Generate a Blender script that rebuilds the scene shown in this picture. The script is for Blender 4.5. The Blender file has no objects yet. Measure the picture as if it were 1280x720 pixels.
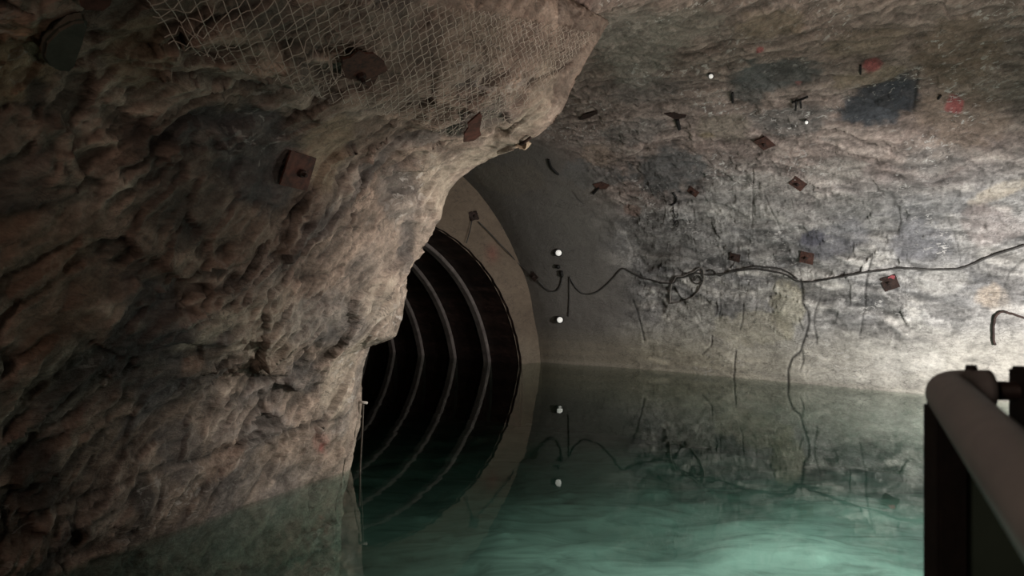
import bpy, bmesh, math, random
import numpy as np
from mathutils import Vector, Matrix
from mathutils.bvhtree import BVHTree

random.seed(4)
S = bpy.context.scene
COL = S.collection

# ------------------------------------------------------------------ place
# x right, y into the mine, z up; still water at z = 0; eye 1.6 m above it.
EYE = 1.6
F = 950.0
TH = math.radians(135.9)
AX = np.array([math.cos(TH), math.sin(TH), 0.0])        # tunnel axis, inward
Q = np.array([math.sin(TH), -math.cos(TH), 0.0])        # across the gallery, to the right wall
C0 = np.array([-2.172, 13.482, 0.0])                    # centre of tunnel mouth
CZ, RT = -0.528, 3.431
U = np.array([0.4222, 0.9065, 0.0])                     # along the side gallery
W = -AX
UP = np.array([0.0, 0.0, 1.0])

def ray(px, py):
    return np.array([(px - 640) / F, 1.0, (360 - py) / F])

def rwz(P):
    d = P - C0
    return d @ Q, d @ W, P[..., 2]

# ------------------------------------------------------------------ noise
def _h(ix, iy, iz, seed):
    with np.errstate(over='ignore'):
        h = ix.astype(np.uint32) * np.uint32(374761393) + iy.astype(np.uint32) * np.uint32(668265263) \
            + iz.astype(np.uint32) * np.uint32(2147483647) + np.uint32((seed * 974711 + 12345) & 0xffffffff)
        h = (h ^ (h >> np.uint32(13))) * np.uint32(1274126177)
        h = (h ^ (h >> np.uint32(16))) * np.uint32(2246822519)
        h = h ^ (h >> np.uint32(15))
    return h.astype(np.float64) / 4294967295.0

def vnoise(p, seed=0):
    i = np.floor(p).astype(np.int64); f = p - i
    u = f * f * f * (f * (f * 6 - 15) + 10)
    out = 0
    for dx in (0, 1):
        for dy in (0, 1):
            for dz in (0, 1):
                wgt = (u[:, 0] if dx else 1 - u[:, 0]) * (u[:, 1] if dy else 1 - u[:, 1]) * (u[:, 2] if dz else 1 - u[:, 2])
                out = out + wgt * _h(i[:, 0] + dx, i[:, 1] + dy, i[:, 2] + dz, seed)
    return out * 2 - 1

def fbm(p, octv=5, seed=0, gain=0.5, lac=2.03, ridge=False):
    a, s, t = 1.0, 0, 0
    for k in range(octv):
        n = vnoise(p, seed + k * 17)
        if ridge: n = 1 - 2 * np.abs(n)
        s = s + a * n; t += a
        p = p * lac + 3.7; a *= gain
    return s / t

def facets(p, seed=0, tilt=0.9):
    """broken rock: every cell is a tilted flat face"""
    i0 = np.floor(p).astype(np.int64)
    best = np.full(len(p), 1e9); val = np.zeros(len(p)); tone = np.zeros(len(p)); second = np.full(len(p), 1e9)
    for dx in (-1, 0, 1):
        for dy in (-1, 0, 1):
            for dz in (-1, 0, 1):
                c = i0 + np.array([dx, dy, dz])
                hx = [_h(c[:, 0], c[:, 1], c[:, 2], seed + k) for k in range(7)]
                sd = c + np.stack(hx[:3], 1)
                d = p - sd
                dist = (d * d).sum(1)
                g = np.stack(hx[3:6], 1) * 2 - 1
                h = hx[6] * 1.0 - 0.5 + tilt * (d * g).sum(1)
                m = dist < best
                second = np.where(m, best, np.minimum(second, dist))
                val = np.where(m, h, val); tone = np.where(m, hx[5] * 2 - 1, tone); best = np.where(m, dist, best)
    return val, np.sqrt(second) - np.sqrt(best), tone

def sstep(a, b, x):
    t = np.clip((x - a) / (b - a), 0, 1)
    return t * t * (3 - 2 * t)

def interp_curve(pts, n_or_t, smooth=True):
    """Catmull-Rom through pts, evaluated at normalised arc positions"""
    pts = np.asarray(pts, float)
    out = []
    P = np.vstack([2 * pts[0] - pts[1], pts, 2 * pts[-1] - pts[-2]])
    for k in range(len(pts) - 1):
        p0, p1, p2, p3 = P[k:k + 4]
        for t in np.linspace(0, 1, 24, endpoint=False):
            if smooth:
                out.append(0.5 * ((2 * p1) + (-p0 + p2) * t + (2 * p0 - 5 * p1 + 4 * p2 - p3) * t * t + (-p0 + 3 * p1 - 3 * p2 + p3) * t ** 3))
            else:
                out.append(p1 + (p2 - p1) * t)
    out.append(pts[-1])
    out = np.array(out)
    L = np.concatenate([[0], np.cumsum(np.linalg.norm(np.diff(out, axis=0), axis=1))])
    t = np.linspace(0, 1, n_or_t) if np.isscalar(n_or_t) else n_or_t
    return np.stack([np.interp(t * L[-1], L, out[:, k]) for k in range(out.shape[1])], 1)

# ------------------------------------------------------------------ tags / mesh helpers
def tag(o, label=None, cat=None, group=None, kind=None):
    if label: o['label'] = label
    if cat: o['category'] = cat
    if group: o['group'] = group
    if kind: o['kind'] = kind
    return o

def link(name, me, mat, parent=None, smooth=False):
    o = bpy.data.objects.new(name, me)
    COL.objects.link(o)
    if mat: me.materials.append(mat)
    if smooth:
        me.polygons.foreach_set('use_smooth', [True] * len(me.polygons))
    if parent: o.parent = parent
    return o

def empty(name, M=None):
    o = bpy.data.objects.new(name, None)
    o.empty_display_size = 0.1
    COL.objects.link(o)
    if M is not None: o.matrix_world = M
    return o

def grid_mesh(name, V, nu, nv, colors=None, extra=None, flip=False):
    """V (nu*nv,3) in row-major [u][v]"""
    me = bpy.data.meshes.new(name)
    I = np.arange(nu * nv).reshape(nu, nv)
    q = np.stack([I[:-1, :-1], I[1:, :-1], I[1:, 1:], I[:-1, 1:]], -1).reshape(-1, 4)
    if flip: q = q[:, ::-1]
    me.vertices.add(len(V)); me.vertices.foreach_set('co', V.astype(np.float32).ravel())
    me.loops.add(q.size); me.loops.foreach_set('vertex_index', np.ascontiguousarray(q).astype(np.int32).ravel())
    me.polygons.add(len(q)); me.polygons.foreach_set('loop_start', np.arange(0, q.size, 4, dtype=np.int32))
    me.update(calc_edges=True)
    if colors is not None:
        a = me.color_attributes.new('tone', 'FLOAT_COLOR', 'POINT')
        a.data.foreach_set('color', np.hstack([colors, np.ones((len(V), 1))]).astype(np.float32).ravel())
    if extra is not None:
        a = me.attributes.new('wet', 'FLOAT', 'POINT'); a.data.foreach_set('value', extra.astype(np.float32))
    me.validate()
    return me

def normals(V, nu, nv):
    G = V.reshape(nu, nv, 3)
    n = np.cross(np.gradient(G, axis=0), np.gradient(G, axis=1))
    n /= np.linalg.norm(n, axis=2, keepdims=True) + 1e-9
    return n.reshape(-1, 3)

def bm_obj(name, bm, mat, parent=None, smooth=False):
    me = bpy.data.meshes.new(name)
    bmesh.ops.recalc_face_normals(bm, faces=bm.faces[:])
    bm.to_mesh(me); bm.free()
    return link(name, me, mat, parent, smooth)

def tube(bm, pts, r, sides=8, cap=True, closed=False):
    pts = [Vector(p) for p in pts]
    n = len(pts); rings = []
    up = None
    for k, p in enumerate(pts):
        if closed:
            d = pts[(k + 1) % n] - pts[k - 1]
        else:
            d = pts[min(k + 1, n - 1)] - pts[max(k - 1, 0)]
        if d.length < 1e-9: d = Vector((0, 0, 1))
        d.normalize()
        if up is None:
            up = Vector((0, 0, 1)) if abs(d.z) < 0.9 else Vector((1, 0, 0))
        s = d.cross(up)
        if s.length < 1e-6: s = d.orthogonal()
        s.normalize(); up = s.cross(d).normalized()
        rr = r[k] if hasattr(r, '__len__') else r
        rings.append([bm.verts.new(p + (s * math.cos(2 * math.pi * j / sides) + up * math.sin(2 * math.pi * j / sides)) * rr) for j in range(sides)])
    m = n if closed else n - 1
    for k in range(m):
        a, b = rings[k], rings[(k + 1) % n]
        for j in range(sides):
            bm.faces.new((a[j], a[(j + 1) % sides], b[(j + 1) % sides], b[j]))
    if cap and not closed:
        bm.faces.new(rings[0][::-1]); bm.faces.new(rings[-1])

def smooth_line(P, n=80):
    return interp_curve(P, n)

# ------------------------------------------------------------------ materials
def nodes(name):
    m = bpy.data.materials.new(name); m.use_nodes = True
    nt = m.node_tree; nt.nodes.clear()
    out = nt.nodes.new('ShaderNodeOutputMaterial')
    b = nt.nodes.new('ShaderNodeBsdfPrincipled')
    nt.links.new(b.outputs[0], out.inputs[0])
    return m, nt, b, out

def mixc(nt, mode, a, b, fac=1.0):
    n = nt.nodes.new('ShaderNodeMix'); n.data_type = 'RGBA'; n.blend_type = mode
    def put(s, v):
        if hasattr(v, 'is_linked') or isinstance(v, bpy.types.NodeSocket): nt.links.new(v, s)
        elif isinstance(v, (tuple, list)): s.default_value = (*v, 1)
        else: s.default_value = v
    put(n.inputs[0], fac); put(n.inputs[6], a); put(n.inputs[7], b)
    return n.outputs[2]

def noise_node(nt, vec, scale, detail=6, rough=0.6, dist=0.0):
    n = nt.nodes.new('ShaderNodeTexNoise')
    n.inputs['Scale'].default_value = scale; n.inputs['Detail'].default_value = detail
    n.inputs['Roughness'].default_value = rough; n.inputs['Distortion'].default_value = dist
    nt.links.new(vec, n.inputs['Vector'])
    return n.outputs['Fac']

def ramp(nt, fac, stops):
    r = nt.nodes.new('ShaderNodeValToRGB')
    while len(r.color_ramp.elements) < len(stops): r.color_ramp.elements.new(0.5)
    for e, (p, c) in zip(r.color_ramp.elements, stops):
        e.position = p; e.color = (*c, 1) if isinstance(c, (tuple, list)) else (c, c, c, 1)
    nt.links.new(fac, r.inputs[0])
    return r.outputs[0]

def mapped(nt, rot=(0, 0, 0), scale=(1, 1, 1)):
    tc = nt.nodes.new('ShaderNodeTexCoord'); mp = nt.nodes.new('ShaderNodeMapping')
    mp.inputs['Rotation'].default_value = rot; mp.inputs['Scale'].default_value = scale
    nt.links.new(tc.outputs['Object'], mp.inputs[0])
    return mp.outputs[0]

def rock_material(name, rot, scale, speck=0.5, bump=0.35, fine=1.0):
    m, nt, b, out = nodes(name)
    at = nt.nodes.new('ShaderNodeAttribute'); at.attribute_name = 'tone'
    v = mapped(nt, rot, scale); v0 = mapped(nt)
    aw = nt.nodes.new('ShaderNodeAttribute'); aw.attribute_name = 'wet'; aw = aw.outputs['Fac']
    def scaled(k):
        q = nt.nodes.new('ShaderNodeMath'); q.operation = 'MULTIPLY'; q.inputs[1].default_value = k
        nt.links.new(aw, q.inputs[0]); return q.outputs[0]
    n1 = noise_node(nt, v, 3.2, 9, 0.66, 0.6)
    n2 = noise_node(nt, v, 16, 6, 0.62, 0.3)
    n3 = noise_node(nt, v0, 55, 3, 0.6)
    c = mixc(nt, 'MULTIPLY', at.outputs['Color'], ramp(nt, n1, [(0.36, 0.55), (0.5, 1.0), (0.64, 1.3)]), scaled(0.85))
    c = mixc(nt, 'MULTIPLY', c, ramp(nt, n2, [(0.36, 0.6), (0.5, 1.0), (0.64, 1.3)]), scaled(0.6))
    c = mixc(nt, 'MULTIPLY', c, ramp(nt, n3, [(0.36, 0.7), (0.64, 1.25)]), scaled(0.4))
    # thin dark seams
    for sc_, amt_, w_ in ((1.7, 0.75, 0.010), (4.5, 0.6, 0.014)):
        nl = noise_node(nt, v, sc_, 7, 0.62, 1.4); nm = noise_node(nt, v0, sc_ * 0.8, 2, 0.5)
        ml = nt.nodes.new('ShaderNodeMath'); ml.operation = 'MULTIPLY'
        nt.links.new(ramp(nt, nl, [(0.5 - w_, 0.0), (0.5, 1.0), (0.5 + w_, 0.0)]), ml.inputs[0])
        nt.links.new(ramp(nt, nm, [(0.46, 0.0), (0.58, amt_)]), ml.inputs[1])
        c = mixc(nt, 'MIX', c, (0.045, 0.042, 0.04), ml.outputs[0])
    # pale mineral flecks
    n4 = noise_node(nt, v, 9, 4, 0.62, 0.8)
    n5 = noise_node(nt, v0, 1.3, 3, 0.5)
    fm = nt.nodes.new('ShaderNodeMath'); fm.operation = 'MULTIPLY'
    nt.links.new(ramp(nt, n4, [(0.575, 0.0), (0.625, 1.0)]), fm.inputs[0])
    nt.links.new(ramp(nt, n5, [(0.50, 0.0), (0.66, speck)]), fm.inputs[1])
    fa = nt.nodes.new('ShaderNodeMath'); fa.operation = 'MULTIPLY'
    sq = nt.nodes.new('ShaderNodeMath'); sq.operation = 'POWER'; sq.inputs[1].default_value = 1.6
    nt.links.new(aw, sq.inputs[0]); nt.links.new(fm.outputs[0], fa.inputs[0]); nt.links.new(sq.outputs[0], fa.inputs[1])
    c = mixc(nt, 'MIX', c, (0.62, 0.60, 0.57), fa.outputs[0])
    nt.links.new(c, b.inputs['Base Color'])
    b.inputs['Roughness'].default_value = 0.78
    b.inputs['Specular IOR Level'].default_value = 0.3
    bp = nt.nodes.new('ShaderNodeBump'); bp.inputs['Strength'].default_value = bump; bp.inputs['Distance'].default_value = 0.04
    add = nt.nodes.new('ShaderNodeMath'); add.operation = 'ADD'
    nt.links.new(n1, add.inputs[0])
    mu = nt.nodes.new('ShaderNodeMath'); mu.operation = 'MULTIPLY'; mu.inputs[1].default_value = 0.55 * fine
    nt.links.new(n2, mu.inputs[0]); nt.links.new(mu.outputs[0], add.inputs[1])
    nt.links.new(add.outputs[0], bp.inputs['Height'])
    nt.links.new(bp.outputs[0], b.inputs['Normal'])
    return m

def simple(name, c1, c2, scale=20, rough=0.7, metal=0.0, bump=0.2, stops=(0.35, 0.65)):
    m, nt, b, out = nodes(name)
    v = mapped(nt)
    n = noise_node(nt, v, scale, 6, 0.65, 0.4)
    nt.links.new(ramp(nt, n, [(stops[0], c1), (stops[1], c2)]), b.inputs['Base Color'])
    b.inputs['Roughness'].default_value = rough; b.inputs['Metallic'].default_value = metal
    bp = nt.nodes.new('ShaderNodeBump'); bp.inputs['Strength'].default_value = bump; bp.inputs['Distance'].default_value = 0.005
    nt.links.new(n, bp.inputs['Height']); nt.links.new(bp.outputs[0], b.inputs['Normal'])
    return m

M_ROCK_L = rock_material('rock_left', (0.0, 0.75, 0.43), (0.55, 1, 1.6), speck=0.45, bump=0.85)
M_ROCK_R = rock_material('rock_right', (0.12, 0.0, 0.78), (1.5, 0.6, 2.4), speck=0.8, bump=0.5)
M_SHOT = rock_material('shotcrete_face', (0, 0, 0), (1, 1, 1.8), speck=0.1, bump=0.15)
M_RUST = simple('rusty_steel', (0.020, 0.010, 0.008), (0.095, 0.040, 0.028), 28, 0.8)
M_RUST_RED = simple('red_rusty_steel', (0.026, 0.011, 0.008), (0.115, 0.040, 0.028), 16, 0.75)
M_RUST_DARK = simple('dark_rusty_steel', (0.010, 0.006, 0.005), (0.045, 0.022, 0.016), 30, 0.8)
M_BLACK = simple('black_steel', (0.004, 0.004, 0.004), (0.012, 0.010, 0.009), 40, 0.7)
M_PINK = simple('pink_paint', (0.26, 0.05, 0.06), (0.36, 0.09, 0.10), 60, 0.7)
M_CABLE = simple('cable_rubber', (0.03, 0.028, 0.026), (0.07, 0.065, 0.06), 30, 0.6)
M_CABLE_PALE = simple('dusty_cable', (0.10, 0.095, 0.085), (0.22, 0.20, 0.18), 12, 0.8)
M_WIRE = simple('galvanised_wire', (0.34, 0.31, 0.265), (0.56, 0.52, 0.46), 9, 0.6)
M_WHITE = simple('white_reflector_glow', (0.85, 0.85, 0.80), (0.95, 0.95, 0.9), 50, 0.4)
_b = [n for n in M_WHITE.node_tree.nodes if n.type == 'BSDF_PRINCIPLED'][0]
_b.inputs['Emission Color'].default_value = (1, 0.97, 0.9, 1); _b.inputs['Emission Strength'].default_value = 0.45  # slight glow added to stand in for light thrown back by the lens
M_PEG = simple('pale_metal', (0.35, 0.34, 0.31), (0.5, 0.48, 0.45), 50, 0.5)
M_RAIL = simple('grey_rail_paint', (0.22, 0.235, 0.245), (0.30, 0.315, 0.32), 9, 0.5, bump=0.06)
M_PIPE = simple('dark_pipe', (0.008, 0.005, 0.005), (0.020, 0.012, 0.010), 18, 0.6)
M_PANEL = simple('dark_green_panel', (0.035, 0.060, 0.046), (0.055, 0.09, 0.07), 5, 0.45)
M_RIB = simple('dusty_steel_rib', (0.10, 0.083, 0.076), (0.21, 0.18, 0.163), 5, 0.7)
M_ROPE = simple('grey_rope', (0.05, 0.045, 0.04), (0.10, 0.09, 0.075), 40, 0.9)
M_DECK = simple('deck_steel', (0.05, 0.05, 0.05), (0.1, 0.1, 0.09), 12, 0.6)
M_SLAB = simple('dull_green_steel', (0.05, 0.05, 0.04), (0.09, 0.088, 0.07), 8, 0.7)
M_OCHRE = simple('pale_ochre_plate', (0.28, 0.22, 0.15), (0.42, 0.35, 0.26), 20, 0.8)

# tunnel lining: dark lagging boards running along the bore
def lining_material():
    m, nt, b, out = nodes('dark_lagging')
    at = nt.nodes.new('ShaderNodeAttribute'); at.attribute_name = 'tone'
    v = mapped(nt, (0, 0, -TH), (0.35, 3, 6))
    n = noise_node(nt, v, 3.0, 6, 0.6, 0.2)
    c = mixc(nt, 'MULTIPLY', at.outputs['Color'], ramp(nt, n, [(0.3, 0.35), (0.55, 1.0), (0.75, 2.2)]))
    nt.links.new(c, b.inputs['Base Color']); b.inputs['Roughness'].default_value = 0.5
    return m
M_LINING = lining_material()

# ------------------------------------------------------------------ left wall sheet (side gallery wall + vault, wraps the pillar corner)
def barrel_left_r(z):
    return np.interp(z, [-3, 0, 1.2, 2.2, 2.7, 3.1, 3.7, 4.2, 4.6], [-4.35, -4.35, -4.33, -4.08, -3.85, -3.66, -3.3, -2.3, -0.8])

def edge_point(px, py):
    d0 = ray(px, py); best = None
    for d in np.linspace(4.5, 8.5, 1600):
        P = np.array([d0[0] * d, d, EYE + d0[2] * d])
        r = (P - C0) @ Q
        e = abs(r - barrel_left_r(P[2]))
        if best is None or e < best[0]: best = (e, P)
    return best[1]

EDGE_PX = [(437, 583), (440, 560), (447, 522), (450, 490), (453, 458), (460, 431), (474, 425), (494, 420), (500, 402), (506, 380), (507, 357), (517, 335),
           (530, 312), (543, 288), (551, 262), (560, 240), (574, 224), (598, 208), (628, 193), (652, 184), (676, 170), (694, 155), (704, 138), (714, 116), (735, 75), (762, 28)]
E = [edge_point(*p) for p in EDGE_PX]
e0 = E[0].copy()
low = [np.array([e0[0] - 0.10, e0[1] + 0.05, z]) for z in (-2.4, -1.6, -0.8, -0.3)]
top = []
for (r, z, w) in ((-3.1, 4.3, 6.3), (-2.9, 4.6, 6.6), (-2.75, 4.8, 6.9), (-2.6, 5.0, 7.2)):
    P = C0 + Q * r + W * w; P[2] = z; top.append(P)
EC = np.array(low + E + top)
NT = 430
tt = np.linspace(0, 1, NT) ** 1.0
Edge = interp_curve(EC, NT, smooth=False)
# the profile a little way from the corner is smoother
k = np.exp(-0.5 * (np.arange(-30, 31) / 11.0) ** 2); k /= k.sum()
pad = np.vstack([np.repeat(Edge[:1], 30, 0), Edge, np.repeat(Edge[-1:], 30, 0)])
ESm = np.stack([np.convolve(pad[:, c], k, 'valid') for c in range(3)], 1)
ESm[:25] = Edge[:25]
s_back = np.array([-5.6, -4.8, -4, -3.2, -2.5, -1.9, -1.4, -1.0, -0.7, -0.45, -0.28, -0.16, -0.08, -0.03])
s_front = np.concatenate([np.arange(0, 5.4, 0.0135), np.arange(5.4, 13, 0.12)])
sA = np.concatenate([s_back, s_front]); NSA = len(sA)
GA = np.zeros((NSA, NT, 3))
zE = Edge[:, 2]
for i, s in enumerate(sA):
    if s < 0:
        lean = 0.10 * min(1, -s / 0.5)
        GA[i] = Edge + AX * (-s) - Q * lean
    else:
        a = float(sstep(0.02, 0.7, s))
        base = Edge * (1 - a) + ESm * a
        bulge = 0.10 * math.sin(s * 1.1) * np.exp(-((zE - 1.4) / 0.9) ** 2)[:, None] * np.array([0.906, -0.42, 0])
        # behind the groin the vault runs on to the right as the side gallery's roof
        over = np.clip(zE - 3.75, 0, None) / 1.25
        k_ = float(sstep(0.7, 2.4, s))
        roof = over[:, None] * (np.array([0.906, -0.42, 0]) * 6.0 - UP * 0.85) * k_
        GA[i] = base - U * s + bulge + roof
VA0 = GA.reshape(-1, 3)
NA = normals(VA0, NSA, NT)
sgn = np.sign((np.array([0, 0, EYE]) - VA0[(len(s_back) + 150) * NT + 150]) @ NA[(len(s_back) + 150) * NT + 150])
NA *= sgn                                    # towards the open gallery
sgrid = np.repeat(sA, NT); zA = VA0[:, 2]
# rock relief: streaks climb towards the corner
ex = np.array([0.42, 0.906, 0.0]); st = ex * 0.72 + UP * 0.69; pe = ex * -0.69 + UP * 0.72; nn = np.array([0.906, -0.42, 0])
PS = np.stack([VA0 @ st, VA0 @ pe, VA0 @ nn], 1)
warp = np.stack([fbm(VA0 * 1.3 + 9, 3, 5), fbm(VA0 * 1.3 + 31, 3, 6), fbm(VA0 * 1.3 + 57, 3, 7)], 1)
f1, b1, t1 = facets(PS * np.array([1.2, 2.3, 1.6]) + warp * 0.7, 15)
f2, b2, t2 = facets(PS * np.array([3.4, 6.5, 5]) + warp * 1.6, 8)
f3, b3, t3 = facets(PS * np.array([9, 16, 12]) + warp * 3.0, 12)
big = fbm(VA0 * 0.75 + 2, 4, 21)
rid = fbm(PS * np.array([2.0, 5.2, 4]) + warp, 5, 40, ridge=True)
damp = 0.35 + 0.65 * sstep(0.0, 0.3, np.abs(sgrid))          # keep the corner line where it is
vault = 1 - 0.45 * sstep(2.5, 3.0, zA)
rough = 0.45 + 0.55 * sstep(-0.25, 0.3, fbm(VA0 * 1.1 + 77, 3, 61))
dispA = 0.085 * big + rough * (0.085 * f1 + 0.045 * f2 + 0.018 * f3 + 0.06 * (rid - 0.3) + 0.009 * (fbm(PS * np.array([6.0, 15, 11]) + warp * 2, 4, 47, ridge=True) - 0.3)) + 0.012 * fbm(PS * 14, 4, 9)
wl = np.exp(-(zA / 0.12) ** 2)
dispA = dispA * damp * vault * (1 - 0.45 * wl)
VA = VA0 + NA * dispA[:, None]
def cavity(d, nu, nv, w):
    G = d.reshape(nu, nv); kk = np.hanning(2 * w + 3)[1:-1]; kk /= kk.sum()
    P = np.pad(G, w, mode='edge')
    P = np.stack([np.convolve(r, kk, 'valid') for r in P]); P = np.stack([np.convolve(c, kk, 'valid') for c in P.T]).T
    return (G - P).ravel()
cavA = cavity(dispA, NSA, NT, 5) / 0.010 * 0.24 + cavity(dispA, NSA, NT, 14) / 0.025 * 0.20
roughA = rough

# ------------------------------------------------------------------ main gallery right wall + vault
PB_main = np.array([(4.25, -2.4), (4.33, -1.0), (4.36, 0.0), (4.38, 0.7), (4.33, 1.4), (4.22, 2.1), (4.0, 2.75), (3.6, 3.35), (2.95, 3.85), (2.0, 4.25),
                    (0.8, 4.55), (-0.5, 4.6), (-1.6, 4.45), (-2.5, 4.2), (-3.3, 3.75), (-3.75, 3.2)])
PB_open = PB_main.copy()                      # where the side gallery opens the vault runs on flat to the left
PB_open[-6:] = [(0.8, 4.55), (-0.5, 4.62), (-1.6, 4.58), (-2.5, 4.52), (-3.3, 4.46), (-3.9, 4.40)]
ang = np.linspace(-0.50, 2.45, len(PB_main))
PB_bore = np.stack([4.02 * np.cos(ang), CZ + 4.75 * np.sin(ang)], 1)
NTB = 430
pm, pb, po = interp_curve(PB_main, NTB), interp_curve(PB_bore, NTB), interp_curve(PB_open, NTB)
wB = np.concatenate([np.arange(-0.12, 9.4, 0.0165), np.arange(9.4, 18, 0.15)]); NSB = len(wB)
GB = np.zeros((NSB, NTB, 3))
for i, w in enumerate(wB):
    a = float(sstep(0.2, 2.6, w))
    o_ = float(sstep(6.8, 7.6, w)); prof = pb * (1 - a) + (pm * (1 - o_) + po * o_) * a
    GB[i] = C0 + np.outer(prof[:, 0], Q) + W * w
    GB[i, :, 2] = prof[:, 1]
VB0 = GB.reshape(-1, 3)
NB = normals(VB0, NSB, NTB)
ci = (NSB // 3) * NTB + 120
NB *= np.sign((C0 + W * wB[NSB // 3] - VB0[ci]) @ NB[ci])
wg = np.repeat(wB, NTB); zB = VB0[:, 2]; rB = (VB0 - C0) @ Q
warpB = np.stack([fbm(VB0 * 0.9 + 9, 3, 105), fbm(VB0 * 0.9 + 31, 3, 106), fbm(VB0 * 0.9 + 57, 3, 107)], 1)
PW = np.stack([wg * 0.97 - zB * 0.25, zB + wg * 0.22, rB], 1)     # beds dip gently along the gallery
g1, _, u1 = facets(PW * np.array([0.55, 1.25, 0.9]) + warpB * 0.6, 33)
g2, c2, u2 = facets(PW * np.array([1.8, 4.6, 3.0]) + warpB * 1.5, 38)
g3, _, u3 = facets(PW * np.array([5.0, 13, 9]) + warpB * 3, 44)
bigB = fbm(VB0 * 0.55 + 8, 4, 121)
ridB = fbm(PW * np.array([1.0, 5.5, 4]) + warpB, 5, 140, ridge=True)
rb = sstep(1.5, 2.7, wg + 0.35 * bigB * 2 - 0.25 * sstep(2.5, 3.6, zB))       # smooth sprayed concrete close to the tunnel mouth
low_smooth = 1 - 0.72 * sstep(1.5, 0.6, zB + 0.25 * bigB)                     # washed smooth above the water
rB_ = rb * low_smooth
dispB = 0.10 * bigB * (0.35 + 0.65 * rb) + rB_ * (0.014 * g1 + 0.018 * g2 + 0.012 * g3 + 0.006 * (fbm(PW * np.array([3.0, 13, 9]) + warpB, 4, 147, ridge=True) - 0.3) + 0.05 * (ridB - 0.3) + 0.06 * fbm(PW * np.array([0.8, 1.6, 1.2]), 4, 133)) + 0.006 * fbm(PW * 9, 4, 19)
dispB *= (1 - 0.6 * np.exp(-(zB / 0.15) ** 2)) * sstep(-0.1, 0.35, wg + 0.1)
VB = VB0 + NB * dispB[:, None]
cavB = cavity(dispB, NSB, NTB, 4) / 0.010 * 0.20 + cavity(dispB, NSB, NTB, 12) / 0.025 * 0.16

# ------------------------------------------------------------------ casting sight lines on to the walls, to measure where things hang
class Caster:
    def __init__(s, V, V0, N, nu, nv, st=2):
        iu = np.arange(0, nu, st); iv = np.arange(0, nv, st)
        idx = (iu[:, None] * nv + iv[None]).ravel()
        s.V = V[idx]; s.N = N[idx]
        a, b = len(iu), len(iv)
        I = np.arange(a * b).reshape(a, b)
        q = np.stack([I[:-1, :-1], I[1:, :-1], I[1:, 1:], I[:-1, 1:]], -1).reshape(-1, 4)
        s.q = q
        s.t = BVHTree.FromPolygons(s.V.tolist(), q.tolist())
    def hit(s, px, py):
        d = ray(px, py)
        h = s.t.ray_cast(Vector((0, 0, EYE)), Vector(d).normalized())
        if h[0] is None: return None
        return np.array(h[0]), s.N[s.q[h[2]][0]], np.linalg.norm(np.array(h[0]) - np.array([0, 0, EYE]))
CA = Caster(VA, VA0, NA, NSA, NT)
CB = Caster(VB, VB0, NB, NSB, NTB)
def on(c, px, py):
    h = c.hit(px, py)
    if h is None:
        for k in range(1, 30):
            for dx, dy in ((k, 0), (-k, 0), (0, k), (0, -k)):
                h = c.hit(px + dx, py + dy)
                if h is not None: return h
        raise RuntimeError('no wall at %s %s' % (px, py))
    return h

# ------------------------------------------------------------------ rock colours and some painted shade, patch by patch
def paint(c, V, col, patches, seed):
    nz = fbm(V * 3.0 + 5, 4, seed); nz2 = fbm(V * 9.0 + 15, 3, seed + 50)
    for (px, py, rx, ry, ang, rgb, amt) in patches:
        P, N, _ = on(c, px, py)
        ca, sa = math.cos(math.radians(ang)), math.sin(math.radians(ang))
        vecs = []
        for dx, dy in ((rx * ca, -rx * sa), (ry * sa, ry * ca)):
            best = None
            for sg in (1, -1):
                h = c.hit(px + sg * dx, py + sg * dy)
                if h is not None:
                    v = sg * (h[0] - P)
                    if best is None or np.linalg.norm(v) < np.linalg.norm(best): best = v
            vecs.append(best if best is not None else np.array([0.3, 0, 0.3]))
        Mx = np.linalg.pinv(np.stack(vecs, 1))
        d = V - P
        near = np.linalg.norm(d, axis=1) < 2.2 * max(np.linalg.norm(vecs[0]), np.linalg.norm(vecs[1]))
        ab = d[near] @ Mx.T
        rr = np.sqrt((ab ** 2).sum(1)) + 0.38 * nz[near] + 0.25 * nz2[near]
        f = amt * sstep(1.12, 0.72, rr)
        col[near] = col[near] * (1 - f[:, None]) + np.array(rgb) * f[:, None]
    return col

def scratch(c, V, N, col, lines, depth=0.012):
    """open cracks: grooves cut in the wall"""
    off = np.zeros(len(V))
    for width, dark, pts in lines:
        H = [on(c, *p)[0] for p in pts]
        H = interp_curve(H, max(12, len(H) * 8), smooth=False)
        H = H + 0.005 * np.stack([fbm(H * 9 + k * 7, 3, 5 + k) for k in range(3)], 1)
        lo, hi = H.min(0) - 0.15, H.max(0) + 0.15
        idx = np.where(((V > lo) & (V < hi)).all(1))[0]
        if not len(idx): continue
        X = V[idx]; best = np.full(len(idx), 9.0)
        for a, b in zip(H[:-1], H[1:]):
            ab = b - a; t = np.clip(((X - a) @ ab) / (ab @ ab + 1e-12), 0, 1)
            dl = X - a - t[:, None] * ab; dn = (dl * N[idx]).sum(1)
            dl = dl - N[idx] * (dn * 0.8)[:, None]          # measured along the wall face
            best = np.minimum(best, np.linalg.norm(dl, axis=1))
        f = np.exp(-(best / width) ** 2)
        off[idx] = np.maximum(off[idx], f)
        col[idx] *= (1 - dark * f)[:, None]
    return V - N * (off * depth)[:, None], col

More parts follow.
